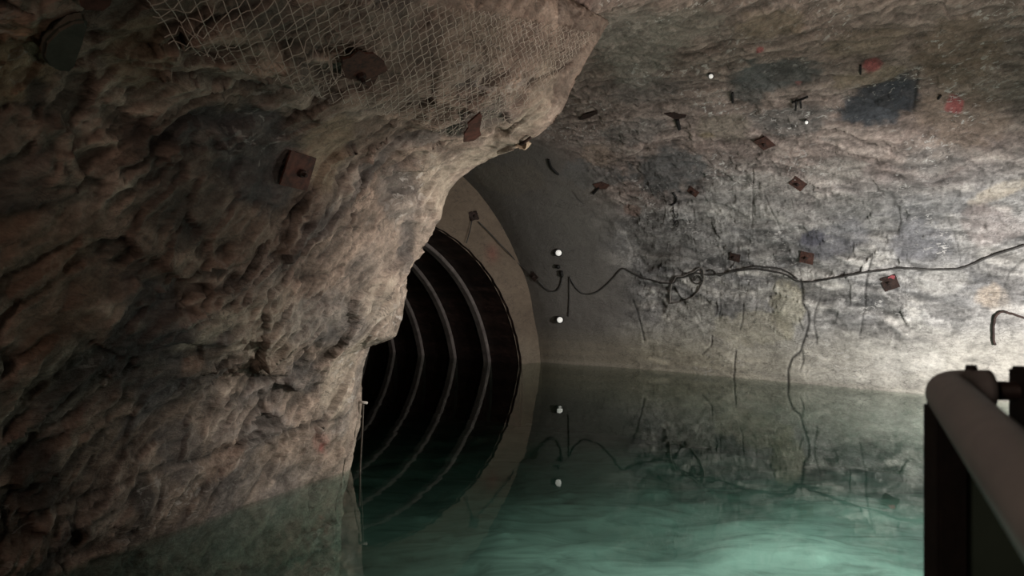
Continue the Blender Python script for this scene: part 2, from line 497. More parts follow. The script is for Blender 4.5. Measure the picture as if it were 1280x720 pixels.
# left wall
bandA = fbm(PS * np.array([0.9, 2.6, 1.5]) + warp * 0.8, 5, 71)
bandA2 = fbm(PS * np.array([2.5, 6, 4]) + warp, 5, 75)
brown, greyd, pale = np.array([0.235, 0.183, 0.150]), np.array([0.10, 0.097, 0.098]), np.array([0.36, 0.308, 0.262])
colA = np.tile(brown, (len(VA), 1))
f = sstep(0.02, 0.40, bandA)[:, None]; colA = colA * (1 - 0.75 * f) + greyd * 0.75 * f
f = sstep(0.10, 0.45, bandA2)[:, None]; colA = colA * (1 - 0.6 * f) + pale * 0.6 * f
colA *= (1 + 0.20 * t1 + 0.24 * t2 + 0.14 * t3)[:, None]
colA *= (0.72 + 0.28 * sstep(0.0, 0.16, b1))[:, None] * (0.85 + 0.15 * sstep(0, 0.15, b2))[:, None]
colA *= np.clip(1 + cavA, 0.4, 1.45)[:, None]  # crevice shading put into the colour: hollows darker, ridges lighter
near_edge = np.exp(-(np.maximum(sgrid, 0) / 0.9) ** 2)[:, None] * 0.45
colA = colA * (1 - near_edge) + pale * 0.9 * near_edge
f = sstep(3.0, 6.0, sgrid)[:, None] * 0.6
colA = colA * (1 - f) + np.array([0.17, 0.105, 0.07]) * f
DG, BL, PB, TAN, RED = (0.075, 0.075, 0.078), (0.05, 0.045, 0.042), (0.42, 0.37, 0.30), (0.31, 0.25, 0.185), (0.26, 0.07, 0.065)
colA = paint(CA, VA, colA, [
    (405, 185, 34, 55, 8, TAN, 0.85), (325, 195, 55, 75, 20, DG, 0.75), (235, 225, 60, 95, 30, BL, 0.55), (250, 155, 45, 30, 20, DG, 0.6),
    (190, 440, 55, 110, 10, DG, 0.65), (255, 470, 26, 50, 10, BL, 0.45), (505, 305, 16, 38, 5, DG, 0.6), (320, 240, 24, 16, 0, DG, 0.6), (235, 300, 26, 20, 10, BL, 0.7),
    (270, 415, 45, 14, 40, PB, 0.6), (240, 455, 18, 12, 30, (0.33, 0.22, 0.17), 0.5), (340, 430, 50, 60, 30, PB, 0.35), (400, 400, 50, 40, 30, (0.2, 0.19, 0.18), 0.5),
    (380, 470, 22, 26, 30, DG, 0.6), (420, 470, 24, 60, 0, PB, 0.45), (410, 425, 20, 14, 0, DG, 0.5), (180, 625, 16, 24, 10, BL, 0.7), (50, 600, 30, 45, 10, BL, 0.8), (225, 565, 30, 45, 15, DG, 0.55),
    (280, 575, 45, 18, 40, (0.34, 0.25, 0.2), 0.6), (170, 60, 40, 50, 0, (0.26, 0.19, 0.13), 0.6), (30, 70, 60, 60, 0, (0.30, 0.2, 0.12), 0.7), (45, 115, 16, 22, 0, BL, 0.8),
    (60, 350, 90, 100, 30, (0.2, 0.135, 0.095), 0.6), (500, 240, 30, 40, 20, DG, 0.5), (545, 230, 22, 45, 20, PB, 0.5), (610, 190, 60, 14, 30, PB, 0.55), (670, 140, 50, 16, 35, PB, 0.5), (490, 350, 30, 50, 10, (0.25, 0.21, 0.18), 0.5),
    (402, 556, 12, 14, 0, RED, 0.55), (401, 558, 5, 6, 0, (0.4, 0.02, 0.04), 0.8), (480, 375, 26, 30, 0, PB, 0.35), (375, 560, 60, 24, 10, (0.32, 0.25, 0.2), 0.5),
    (470, 40, 60, 30, 10, (0.15, 0.14, 0.12), 0.5), (350, 25, 60, 30, 0, (0.14, 0.125, 0.11), 0.6), (600, 60, 60, 40, 20, (0.2, 0.175, 0.14), 0.5),
], 300)
VA, colA = scratch(CA, VA, NA, colA, [
    (0.016, 0.8, [(436, 519), (400, 527), (360, 540), (330, 546), (300, 556), (255, 574), (205, 584), (170, 598)]),
    (0.016, 0.65, [(160, 602), (115, 617), (70, 634), (20, 646)]),
    (0.010, 0.85, [(660, 110), (668, 99), (690, 92), (716, 78)]),
    (0.008, 0.7, [(606, 175), (628, 163), (655, 147), (676, 133)]),
    (0.014, 0.6, [(0, 350), (40, 335), (75, 310)]), (0.012, 0.7, [(355, 280), (372, 262), (385, 250)]), (0.01, 0.7, [(310, 340), (311, 355)]),
    (0.02, 0.7, [(210, 170), (190, 200), (160, 215)]), (0.012, 0.6, [(370, 350), (395, 345), (427, 335)]), (0.015, 0.7, [(325, 490), (330, 510)]),
    (0.010, 0.6, [(330, 395), (337, 420), (345, 405)]), (0.016, 0.7, [(165, 450), (155, 470), (168, 462)]),
], 0.03)
f = sstep(0.02, -0.06, VA[:, 2])[:, None]; colA = colA * (1 - f) + np.array([0.185, 0.23, 0.20]) * (0.6 + colA) * f
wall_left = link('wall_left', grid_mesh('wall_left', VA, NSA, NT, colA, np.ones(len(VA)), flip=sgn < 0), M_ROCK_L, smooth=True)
tag(wall_left, 'rough brown rock wall and vault on the left, ending in a jagged corner', kind='structure')

# right wall
bandB = fbm(PW * np.array([0.45, 1.7, 1.0]) + warpB * 0.8, 5, 171)
bandB2 = fbm(PW * np.array([1.2, 5.0, 3]) + warpB, 5, 175)
bandB3 = fbm(PW * np.array([0.5, 9.0, 3]) + warpB * 0.3, 4, 179)
grey = np.array([0.285, 0.275, 0.262]); darkb = np.array([0.115, 0.115, 0.117]); paleb = np.array([0.50, 0.475, 0.435]); brownb = np.array([0.265, 0.195, 0.165])
colB = np.tile(grey, (len(VB), 1))
f = sstep(0.04, 0.34, bandB)[:, None] * 0.62; colB = colB * (1 - f) + darkb * f
f = sstep(0.10, 0.40, bandB2)[:, None] * 0.6; colB = colB * (1 - f) + paleb * f
f = sstep(0.10, 0.40, -bandB2)[:, None] * 0.5; colB = colB * (1 - f) + darkb * 1.2 * f
tn = (0.22 * u1 + 0.22 * u2 + 0.16 * u3) * (0.35 + 0.65 * rb)
colB *= (1 + tn)[:, None] * (0.8 + 0.2 * sstep(0, 0.08, c2))[:, None]
f = sstep(2.7, 3.8, zB + 0.5 * bigB)[:, None] * 0.75; colB = colB * (1 - f) + brownb * f
f = (sstep(1.15, 0.55, zB + 0.2 * bigB) * 0.8)[:, None]
colB = colB * (1 - f) + np.array([0.43, 0.405, 0.355]) * f
f = (sstep(0.95, 0.2, zB) * sstep(7.0, 3.0, wg))[:, None] * 0.6       # tide marks near the water
colB = colB * (1 - f) + (np.array([0.37, 0.33, 0.235]) * (1 + 0.3 * np.sin(zB * 42 + 5 * bigB + 2 * bandB3) * sstep(-0.2, 0.3, bandB + 0.1) + 0.15 * np.sign(bandB3))[:, None]) * f
colB *= np.clip(1 + cavB, 0.45, 1.4)[:, None]  # relief shading painted in the same way on this wall
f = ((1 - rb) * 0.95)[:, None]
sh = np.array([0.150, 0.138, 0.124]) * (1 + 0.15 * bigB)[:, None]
sh = sh * (1 - 0.3 * sstep(1.2, 2.6, zB))[:, None]  # shade of the recess put into the concrete colour, darker higher up
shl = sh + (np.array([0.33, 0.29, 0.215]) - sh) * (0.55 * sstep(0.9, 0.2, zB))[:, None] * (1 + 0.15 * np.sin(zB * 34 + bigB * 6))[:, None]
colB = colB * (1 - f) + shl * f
wline = np.exp(-((zB - 0.03) / 0.05) ** 2)[:, None]
colB = colB * (1 - 0.3 * wline) + np.array([0.5, 0.46, 0.38]) * 0.3 * wline
PK = (0.36, 0.10, 0.10)
colB = paint(CB, VB, colB, [
    (1095, 130, 52, 30, 14, (0.055, 0.060, 0.070), 0.95), (1130, 118, 20, 30, 0, (0.05, 0.055, 0.065), 0.9), (1085, 142, 45, 18, 0, (0.07, 0.075, 0.085), 0.8),
    (970, 88, 62, 26, 12, (0.105, 0.11, 0.11), 0.85), (935, 105, 28, 28, 0, (0.12, 0.125, 0.122), 0.7), (985, 150, 60, 22, 5, (0.14, 0.14, 0.136), 0.6),
    (830, 215, 55, 30, 10, (0.11, 0.112, 0.112), 0.85), (740, 215, 40, 20, 0, (0.12, 0.12, 0.118), 0.7), (790, 165, 50, 14, 8, (0.2, 0.19, 0.18), 0.5), (750, 195, 22, 18, 0, (0.33, 0.25, 0.2), 0.7),
    (905, 160, 40, 18, 0, (0.22, 0.19, 0.15), 0.6), (1200, 60, 70, 50, 10, (0.22, 0.165, 0.125), 0.7), (1200, 150, 60, 50, 10, (0.27, 0.20, 0.155), 0.6), (1080, 50, 60, 20, 15, (0.25, 0.2, 0.15), 0.6), (1080, 100, 60, 12, 18, (0.34, 0.27, 0.19), 0.5),
    (960, 30, 50, 20, 15, (0.24, 0.185, 0.13), 0.6), (800, 110, 50, 20, 5, (0.13, 0.12, 0.115), 0.55), (790, 55, 55, 55, 10, (0.30, 0.275, 0.245), 0.7), (850, 30, 50, 30, 0, (0.28, 0.255, 0.22), 0.6),
    (1040, 300, 50, 22, 12, (0.15, 0.15, 0.165), 0.7), (1015, 297, 16, 10, 0, (0.10, 0.10, 0.125), 0.8), (1110, 270, 90, 24, 6, (0.16, 0.16, 0.16), 0.6), (1150, 300, 45, 26, 0, (0.17, 0.17, 0.182), 0.7), (1060, 255, 60, 14, 4, (0.17, 0.165, 0.155), 0.6),
    (820, 300, 40, 40, 0, (0.17, 0.162, 0.15), 0.5), (880, 290, 50, 20, 0, (0.24, 0.235, 0.225), 0.5), (940, 250, 70, 40, 10, (0.34, 0.33, 0.31), 0.5), (1040, 215, 40, 18, 10, (0.38, 0.355, 0.32), 0.5),
    (985, 385, 22, 34, 0, (0.48, 0.445, 0.33), 0.55), (940, 410, 60, 22, 0, (0.45, 0.41, 0.31), 0.5), (1240, 370, 24, 18, 0, (0.44, 0.36, 0.28), 0.6), (1250, 240, 40, 10, 20, (0.45, 0.39, 0.31), 0.6), (1240, 280, 40, 30, 0, (0.33, 0.28, 0.26), 0.5),
    (1180, 350, 40, 20, 10, (0.55, 0.53, 0.49), 0.45), (1130, 450, 60, 20, 8, (0.56, 0.535, 0.49), 0.5), (1170, 200, 50, 20, 10, (0.2, 0.19, 0.18), 0.5),
    (860, 400, 40, 30, 0, (0.38, 0.36, 0.31), 0.4), (790, 262, 12, 8, 0, (0.22, 0.13, 0.10), 0.6), (1263, 370, 18, 42, 0, (0.2, 0.19, 0.18), 0.6),
    (1090, 82, 14, 10, 25, PK, 0.85), (1193, 131, 11, 11, 0, PK, 0.85), (950, 62, 5, 4, 0, PK, 0.8), (998, 102, 5, 4, 0, (0.5, 0.2, 0.19), 0.5), (884, 168, 12, 4, 0, (0.33, 0.26, 0.16), 0.5),
    (730, 262, 45, 55, 0, (0.13, 0.122, 0.108), 0.5), (640, 225, 50, 22, 0, (0.14, 0.122, 0.10), 0.6),  # shading of the tunnel recess painted as dark patches
], 400)
VB, colB = scratch(CB, VB, NB, colB, [
    (0.022, 0.88, [(1001, 350), (1003, 362), (1003, 378), (1010, 390), (1011, 405), (1006, 422), (1000, 440), (990, 448), (985, 462), (984, 486)]),
    (0.014, 0.6, [(1003, 438), (1004, 452), (1000, 462)]), (0.014, 0.65, [(1024, 377), (1019, 388), (1017, 402), (1021, 430)]),
    (0.016, 0.8, [(1090, 322), (1085, 340), (1083, 355), (1082, 378)]), (0.012, 0.55, [(1082, 378), (1078, 400), (1074, 420)]),
    (0.018, 0.75, [(791, 375), (797, 392), (800, 402), (805, 425)]), (0.014, 0.6, [(900, 366), (901, 384), (898, 398)]), (0.014, 0.6, [(880, 381), (900, 385)]),
    (0.014, 0.6, [(929, 380), (928, 400), (925, 412)]), (0.014, 0.65, [(890, 420), (889, 432), (878, 443)]), (0.015, 0.8, [(920, 438), (917, 473)]),
    (0.010, 0.4, [(885, 345), (900, 362), (930, 373), (965, 367), (1005, 360)]), (0.012, 0.5, [(975, 298), (988, 318), (1001, 342)]),
    (0.010, 0.55, [(942, 215), (941, 240), (939, 285)]), (0.010, 0.5, [(955, 245), (975, 285)]), (0.012, 0.7, [(1122, 258), (1126, 275), (1122, 292)]), (0.012, 0.5, [(1185, 275), (1195, 300), (1201, 332)]),
    (0.018, 0.7, [(853, 73), (880, 66), (905, 58)]), (0.02, 0.6, [(1037, 124), (1060, 114), (1100, 104), (1150, 84)]), (0.018, 0.6, [(1148, 88), (1142, 138)]),
    (0.016, 0.5, [(760, 205), (800, 190), (850, 180), (880, 196), (890, 206)]), (0.014, 0.5, [(930, 205), (985, 212), (1005, 220)]), (0.014, 0.5, [(1050, 215), (1100, 205), (1160, 190)]),
    (0.014, 0.55, [(1255, 358), (1262, 340), (1282, 322)]), (0.012, 0.5, [(1170, 395), (1210, 388), (1240, 384)]), (0.012, 0.45, [(1070, 425), (1110, 410), (1150, 405)]),
    (0.014, 0.5, [(715, 240), (722, 250), (728, 255)]), (0.012, 0.5, [(1240, 395), (1250, 410)]),
], 0.014)
f = sstep(0.02, -0.06, VB[:, 2])[:, None]; dp = sstep(-0.06, -0.65, VB[:, 2])[:, None]; colB = colB * (1 - f) + (np.array([0.15, 0.165, 0.145]) * (1 - dp) + np.array([0.32, 0.37, 0.34]) * dp) * (0.5 + colB) * f
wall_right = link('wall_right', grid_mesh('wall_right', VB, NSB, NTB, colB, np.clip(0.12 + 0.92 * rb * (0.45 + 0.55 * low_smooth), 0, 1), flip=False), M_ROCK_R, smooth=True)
tag(wall_right, 'long grey rock wall and vault on the right, washed pale above the water', kind='structure')

# ------------------------------------------------------------------ head wall round the tunnel mouth
na, nr = 180, 40
aa = np.linspace(-0.45, math.pi + 0.45, na)
rr = np.linspace(0, 1, nr)
HV = []; hc = []
for a in aa:
    for t in rr:
        R = RT + 0.0 + t * 1.9
        P = C0 + Q * R * math.cos(a) + AX * (0.06 * math.exp(-t * 25) )
        HV.append((P[0], P[1], CZ + R * math.sin(a)))
HV = np.array(HV)
hn = fbm(HV * 1.2, 4, 500)
tg = np.tile(rr, na)
HV = HV + W * (0.05 * hn * sstep(0.02, 0.3, tg))[:, None]
hcol = np.array([0.185, 0.142, 0.105]) * (1 + 0.2 * hn[:, None])
f = sstep(0.9, 0.1, HV[:, 2])[:, None] * 0.5
hcol = hcol * (1 - f) + np.array([0.25, 0.215, 0.16]) * (1 + 0.12 * np.sin(HV[:, 2] * 40))[:, None] * f
f = (np.exp(-(np.linalg.norm(HV - np.array(C0 + Q * 2.55 + UP * 2.3), axis=1) / 0.16) ** 2) * 0.5)[:, None]
hcol = hcol * (1 - f) + np.array([0.3, 0.1, 0.08]) * f
wall_back = link('wall_back', grid_mesh('wall_back', HV, na, nr, hcol, np.full(len(HV), 0.35)), M_SHOT, smooth=True)
tag(wall_back, 'beige sprayed concrete face around the round tunnel mouth', kind='structure')

# tunnel lining (bore behind the mouth)
na, nl = 160, 60
aa = np.linspace(-0.6, math.pi + 0.6, na); ll = np.linspace(-0.02, 11, nl)
LV = []; lc = []
for a in aa:
    bd = math.floor(a / 0.055)
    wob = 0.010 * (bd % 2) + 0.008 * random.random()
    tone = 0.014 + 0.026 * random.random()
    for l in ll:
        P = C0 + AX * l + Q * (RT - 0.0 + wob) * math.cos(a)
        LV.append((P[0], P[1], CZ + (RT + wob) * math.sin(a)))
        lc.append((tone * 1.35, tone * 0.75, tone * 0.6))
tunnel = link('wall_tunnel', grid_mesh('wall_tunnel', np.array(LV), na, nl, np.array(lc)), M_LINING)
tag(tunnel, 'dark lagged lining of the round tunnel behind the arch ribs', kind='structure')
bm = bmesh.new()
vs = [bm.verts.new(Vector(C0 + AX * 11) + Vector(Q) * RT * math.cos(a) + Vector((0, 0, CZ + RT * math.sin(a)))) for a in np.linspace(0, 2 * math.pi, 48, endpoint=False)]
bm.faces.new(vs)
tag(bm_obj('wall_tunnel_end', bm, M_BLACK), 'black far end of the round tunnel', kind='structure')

# steel arch ribs inside the bore
def arch_rib(l, hw=0.09, depth=0.07):
    bm = bmesh.new(); rings = []
    sec = [(-hw, 0.0), (-hw, depth * 0.75), (-hw * 0.8, depth), (hw * 0.8, depth), (hw, depth * 0.75), (hw, 0.0)]
    for a in np.linspace(-0.55, math.pi + 0.55, 110):
        ring = []
        for (x, d) in sec:
            R = RT - 0.004 - d
            P = C0 + AX * (l + x) + Q * R * math.cos(a)
            ring.append(bm.verts.new((P[0], P[1], CZ + R * math.sin(a))))
        rings.append(ring)
    for r0, r1 in zip(rings[:-1], rings[1:]):
        for j in range(len(sec)):
            bm.faces.new((r0[j], r0[(j + 1) % len(sec)], r1[(j + 1) % len(sec)], r1[j]))
    return bm_obj('steel_arch_rib', bm, M_RIB)
ribl = ['pale steel arch rib nearest the round tunnel mouth', 'second pale steel arch rib in from the tunnel mouth', 'third steel arch rib in from the tunnel mouth',
        'fourth, dim steel arch rib in from the tunnel mouth', 'deepest, darkest steel arch rib in sight down the tunnel']
for l, lb in zip((0.98, 2.1, 3.25, 4.37, 5.5), ribl):
    tag(arch_rib(l), lb, 'arch rib', 'steel arch ribs lining the round tunnel')

# ------------------------------------------------------------------ bed under the water
nx, ny = 260, 260
xs = np.linspace(-9, 12, nx); ys = np.linspace(-3, 24, ny)
BX, BY = np.meshgrid(xs, ys, indexing='ij')
BVt = np.stack([BX.ravel(), BY.ravel(), np.zeros(nx * ny)], 1)
bn = fbm(BVt * 0.7, 5, 600); bn2, _, _ = facets(BVt * np.array([0.8, 1.7, 1]) + 0.5 * bn[:, None], 620)
shal_lit = np.exp(-(((BVt[:, 0] - 3.2) / 3.2) ** 2 + ((BVt[:, 1] - 7.0) / 3.4) ** 2))
BVt[:, 2] = -1.32 + 0.15 * shal_lit + 0.12 * bn + 0.03 * bn2
bcol = np.array([0.19, 0.235, 0.215]) * (1 + 0.35 * bn)[:, None] * (1 + 0.25 * bn2)[:, None]
bcol = bcol * (1 - 0.55 * shal_lit[:, None]) + np.array([0.50, 0.56, 0.53]) * (1 + 0.4 * bn)[:, None] * 0.55 * shal_lit[:, None]  # bed painted paler here to strengthen the pool of light
m, nt, b, out = nodes('silt_bed')
at = nt.nodes.new('ShaderNodeAttribute'); at.attribute_name = 'tone'
v = mapped(nt, (0, 0, 0.2), (0.7, 1.6, 1))
n1 = noise_node(nt, v, 1.6, 8, 0.62, 1.2)
nt.links.new(mixc(nt, 'MULTIPLY', at.outputs['Color'], ramp(nt, n1, [(0.3, 0.55), (0.5, 1.0), (0.7, 1.25)])), b.inputs['Base Color'])
b.inputs['Roughness'].default_value = 0.9
floor = link('floor', grid_mesh('floor', BVt, nx, ny, bcol), m, smooth=True)
tag(floor, 'silty green bed under the flooded gallery', kind='structure')

# water
m, nt, b, out = nodes('clear_green_water')
nt.nodes.remove(b)
gl = nt.nodes.new('ShaderNodeBsdfGlossy'); gl.inputs['Roughness'].default_value = 0.02; gl.inputs['Color'].default_value = (0.92, 0.97, 0.93, 1)
tr = nt.nodes.new('ShaderNodeBsdfTransparent'); tr.inputs['Color'].default_value = (0.95, 0.97, 0.96, 1)
fr = nt.nodes.new('ShaderNodeFresnel'); fr.inputs['IOR'].default_value = 1.33
mx = nt.nodes.new('ShaderNodeMixShader')
ge = nt.nodes.new('ShaderNodeNewGeometry'); mi = nt.nodes.new('ShaderNodeMix')       # same Fresnel from above and below (rays are not bent)
mi.inputs[2].default_value = 1.33; mi.inputs[3].default_value = 1 / 1.33
nt.links.new(ge.outputs['Backfacing'], mi.inputs[0]); nt.links.new(mi.outputs[0], fr.inputs['IOR'])
v = mapped(nt)
n1 = noise_node(nt, v, 1.1, 3, 0.5)
bp = nt.nodes.new('ShaderNodeBump'); bp.inputs['Strength'].default_value = 0.05; bp.inputs['Distance'].default_value = 0.05
nt.links.new(n1, bp.inputs['Height'])
nt.links.new(bp.outputs[0], gl.inputs['Normal'])
nt.links.new(fr.outputs[0], mx.inputs[0]); nt.links.new(tr.outputs[0], mx.inputs[1]); nt.links.new(gl.outputs[0], mx.inputs[2])
nt.links.new(mx.outputs[0], out.inputs[0])
va = nt.nodes.new('ShaderNodeVolumeAbsorption'); va.inputs['Density'].default_value = 0.50; va.inputs['Color'].default_value = (0.40, 0.55, 0.50, 1)
nt.links.new(va.outputs[0], out.inputs['Volume'])
bm = bmesh.new()                                   # one closed body of water down past the bed
bmesh.ops.create_cube(bm, size=1.0)
for v_ in bm.verts: v_.co = ((-9, 12)[v_.co.x > 0], (-3, 24)[v_.co.y > 0], (-2.7, 0)[v_.co.z > 0])
water = bm_obj('water', bm, m)
tag(water, 'still green water flooding the floor of the mine gallery', 'water', kind='stuff')

# ------------------------------------------------------------------ rock bolts and face plates
def frame(P, N, T):
    N = Vector(N).normalized(); T = Vector(T); T = (T - N * T.dot(N)).normalized(); B = N.cross(T)
    M = Matrix((T, B, N)).transposed().to_4x4(); M.translation = Vector(P)
    return M

def plate_mesh(sx, sy, th=0.010, dome=0.012, ragged=0.0, seed=1):
    rnd = random.Random(seed); bm = bmesh.new(); n = 9
    g = []
    for side in (0, 1):
        for i in range(n):
            for j in range(n):
                x, y = (i / (n - 1) - 0.5), (j / (n - 1) - 0.5)
                edge = max(abs(x), abs(y)) * 2
                rx = ragged * (rnd.random() - 0.5) * (edge > 0.9)
                d = math.hypot(x, y) * 2
                z = dome * max(0, 1 - d * 1.4) + ragged * 0.1 * math.sin(5 * x + 3 * y)
                g.append(bm.verts.new(((x * (1 + rx)) * sx, (y * (1 + rx)) * sy, z + (th if side else 0))))
    G = lambda s, i, j: g[s * n * n + i * n + j]
    for i in range(n - 1):
        for j in range(n - 1):
            bm.faces.new((G(1, i, j), G(1, i + 1, j), G(1, i + 1, j + 1), G(1, i, j + 1)))
            bm.faces.new((G(0, i, j), G(0, i, j + 1), G(0, i + 1, j + 1), G(0, i + 1, j)))
    for k in range(n - 1):
        for (i0, j0, i1, j1) in ((k, 0, k + 1, 0), (k, n - 1, k + 1, n - 1), (0, k, 0, k + 1), (n - 1, k, n - 1, k + 1)):
            bm.faces.new((G(0, i0, j0), G(0, i1, j1), G(1, i1, j1), G(1, i0, j0)))
    return bm

def nut_mesh(r, h, z0, hole=True):
    bm = bmesh.new()
    lo = [bm.verts.new((r * math.cos(k * math.pi / 3), r * math.sin(k * math.pi / 3), z0)) for k in range(6)]
    mi = [bm.verts.new((r * math.cos(k * math.pi / 3), r * math.sin(k * math.pi / 3), z0 + h * 0.85)) for k in range(6)]
    hi = [bm.verts.new((r * .82 * math.cos(k * math.pi / 3), r * .82 * math.sin(k * math.pi / 3), z0 + h)) for k in range(6)]
    for a, b_ in ((lo, mi), (mi, hi)):
        for k in range(6): bm.faces.new((a[k], a[(k + 1) % 6], b_[(k + 1) % 6], b_[k]))
    bm.faces.new(hi); bm.faces.new(lo[::-1])
    return bm

def rock_bolt(c, px, py, e1, sx, sy, label, mat=None, nutmat=None, stub=0.05, ragged=0.02, N=None, lift=0.014, paint_spot=None, seed=1, nut_off=(0, 0), group='rusty bolt plates on the mine walls', tilt=None):
    P, Nn, d = on(c, px, py)
    if N is None: N = Nn
    if tilt is not None: N = N + np.array(tilt)
    h = c.hit(px + e1[0], py + e1[1]); T = (h[0] - P) if h is not None else np.array([1, 0, 0.])
    # the direction along the image offset, laid in the plate's plane
    dirv = ray(px + e1[0], py + e1[1]); Nu = N / np.linalg.norm(N)
    den = dirv @ Nu
    O = np.array([0, 0, EYE])
    if abs(den) > 1e-3:
        T = O + dirv * (((P - O) @ Nu) / den) - P
    root = empty('rock_bolt', frame(P + Nu * lift, Nu, T))
    tag(root, label, 'bolt plate', group)
    bm_obj('face_plate', plate_mesh(sx, sy, ragged=ragged, seed=seed), mat or M_RUST, root)
    bm = nut_mesh(0.026, 0.022, 0.018); bmesh.ops.translate(bm, verts=bm.verts, vec=(nut_off[0], nut_off[1], 0))
    bm_obj('nut', bm, nutmat or M_RUST_DARK, root)
    bm = bmesh.new(); tube(bm, [(nut_off[0], nut_off[1], -0.06), (nut_off[0], nut_off[1], 0.02 + stub)], 0.011, 8)
    bm_obj('bolt_end', bm, nutmat or M_RUST_DARK, root)
    if paint_spot:
        bm = bmesh.new()
        x0, y0, w_, h_ = paint_spot
        ring = [bm.verts.new((x0 + w_ * math.cos(t) * (1 + .2 * math.sin(3 * t)), y0 + h_ * math.sin(t) * (1 + .15 * math.cos(5 * t)), 0.0125)) for t in np.linspace(0, 2 * math.pi, 18, endpoint=False)]
        ring2 = [bm.verts.new(v.co + Vector((0, 0, -0.004))) for v in ring]
        bm.faces.new(ring)
        for k in range(18): bm.faces.new((ring[k], ring2[k], ring2[(k + 1) % 18], ring[(k + 1) % 18]))
        tag(bm_obj('paint_mark', bm, M_PINK, root), 'pink spray paint mark')
    return root

rock_bolt(CB, 956, 178, (16, -6.5), 0.24, 0.24, 'square rusty plate high on right wall, tilted like a diamond, highest of the squares', seed=2)
rock_bolt(CB, 998, 229, (14.5, 10), 0.22, 0.19, 'diamond-turned rusty plate on right wall just below the highest diamond plate', seed=3)
rock_bolt(CB, 1009, 322, (17, 3.5), 0.225, 0.19, 'square rusty plate just above the cable and the long wall crack', seed=4)
rock_bolt(CB, 919, 321.5, (14.5, 3.6), 0.20, 0.14, 'small dark rusty plate above the cable, right of the cable tangle', M_RUST_DARK, seed=5)
rock_bolt(CB, 1113, 353.5, (18, -6), 0.235, 0.21, 'square rusty plate just below the cable, with a pink paint corner', M_RUST_DARK, seed=6, paint_spot=(0.055, 0.062, 0.05, 0.042))
rock_bolt(CB, 867, 239, (11, 8), 0.19, 0.14, 'small rusty plate beside the hanging black hook and chain', M_RUST, seed=7)
rock_bolt(CB, 668, 345, (8, 9), 0.17, 0.17, 'small dark plate where the thin cable reaches the grey recess by the tunnel', M_RUST_DARK, seed=8, lift=0.02)

def outline_plate(c, at, pts, label, mat, lift=0.02, th=0.012, tilt=None, nut=None, stub=None, group='rusty bolt plates on the mine walls'):
    P, N, _ = on(c, *at)
    if tilt is not None: N = N + np.array(tilt)
    Nu = N / np.linalg.norm(N); O = np.array([0, 0, EYE]); P = P + Nu * lift
    M = frame(P, Nu, np.cross(Nu, UP)); Mi = M.inverted()
    loc = []
    for p in pts:
        d = ray(*p); loc.append(Mi @ Vector(O + d * (((P - O) @ Nu) / (d @ Nu))))
    root = empty('rock_bolt', M); tag(root, label, 'bolt plate', group)
    bm = bmesh.new()
    hi = [bm.verts.new((v.x, v.y, th)) for v in loc]; lo = [bm.verts.new((v.x, v.y, 0)) for v in loc]
    bm.faces.new(hi); bm.faces.new(lo[::-1])
    for k in range(len(loc)): bm.faces.new((hi[k], lo[k], lo[(k + 1) % len(loc)], hi[(k + 1) % len(loc)]))
    bm_obj('face_plate', bm, mat, root)
    if nut:
        d = ray(*nut); v = Mi @ Vector(O + d * (((P - O) @ Nu) / (d @ Nu)))
        bm = nut_mesh(0.026, 0.024, th); bmesh.ops.translate(bm, verts=bm.verts, vec=(v.x, v.y, 0)); bm_obj('nut', bm, M_RUST_DARK, root)
        bm = bmesh.new(); tube(bm, [(v.x, v.y, -0.05), (v.x, v.y, th + 0.05)], 0.012, 8); bm_obj('bolt_end', bm, M_RUST_DARK, root)
    if stub:
        a, b_ = on(c, *stub[0]), on(c, *stub[1])
        bm = bmesh.new(); tube(bm, [Mi @ Vector(a[0] + a[1] * 0.03), Mi @ Vector(b_[0] + b_[1] * 0.05)], stub[2], 8); bm_obj('bolt_end', bm, M_BLACK, root)
    return root
outline_plate(CB, (845, 144), [(830, 141.5), (843, 140), (858, 143.5), (857, 146), (849, 148), (843, 148), (837, 145)], 'rusty plate seen edge-on under the vault, its bolt hanging down', M_RUST_DARK, stub=((847, 147), (850, 158), 0.03))
outline_plate(CB, (736, 143), [(723, 149), (729, 142.5), (745, 138.5), (747, 141), (738, 146), (728, 149)], 'thin rusty plate seen edge-on at the left of the vault', M_RUST_DARK)
outline_plate(CB, (751, 231), [(741, 230), (752, 227), (762, 231), (758, 236), (747, 236)], 'faded brown plate on dark wall patch above the tunnel recess', M_RUST, stub=((749, 233), (741.5, 240.5), 0.022))
outline_plate(CA, (371.5, 213), [(362.5, 187.5), (394, 197), (382, 238), (348.5, 230)], 'reddish rusty plate on the left rock wall, larger and alone', M_RUST_RED, nut=(374, 215), lift=0.03)
outline_plate(CA, (453, 83), [(427, 72), (437, 70), (447, 61), (456, 65), (466, 65), (480, 76), (484, 86), (472, 92), (465, 106), (454, 103), (450, 97), (438, 97), (428, 94)], 'large ragged dark brown plate pressed against the wire mesh', M_RUST, nut=(450, 91), lift=0.075)
outline_plate(CA, (591, 158), [(600, 139), (602, 144), (599, 160), (601, 167), (592, 174), (579, 176), (580, 165), (585, 158), (584, 153), (593, 145)], 'narrow rusty plate at the lower edge of the wire mesh', M_RUST_RED, lift=0.10)
outline_plate(CA, (120, 3), [(98, -12), (100, 4), (107, 9), (128, 10), (137, 3), (141, -12)], 'dark red plate cut by the top edge, left of the wire mesh', M_RUST_RED, lift=0.04)

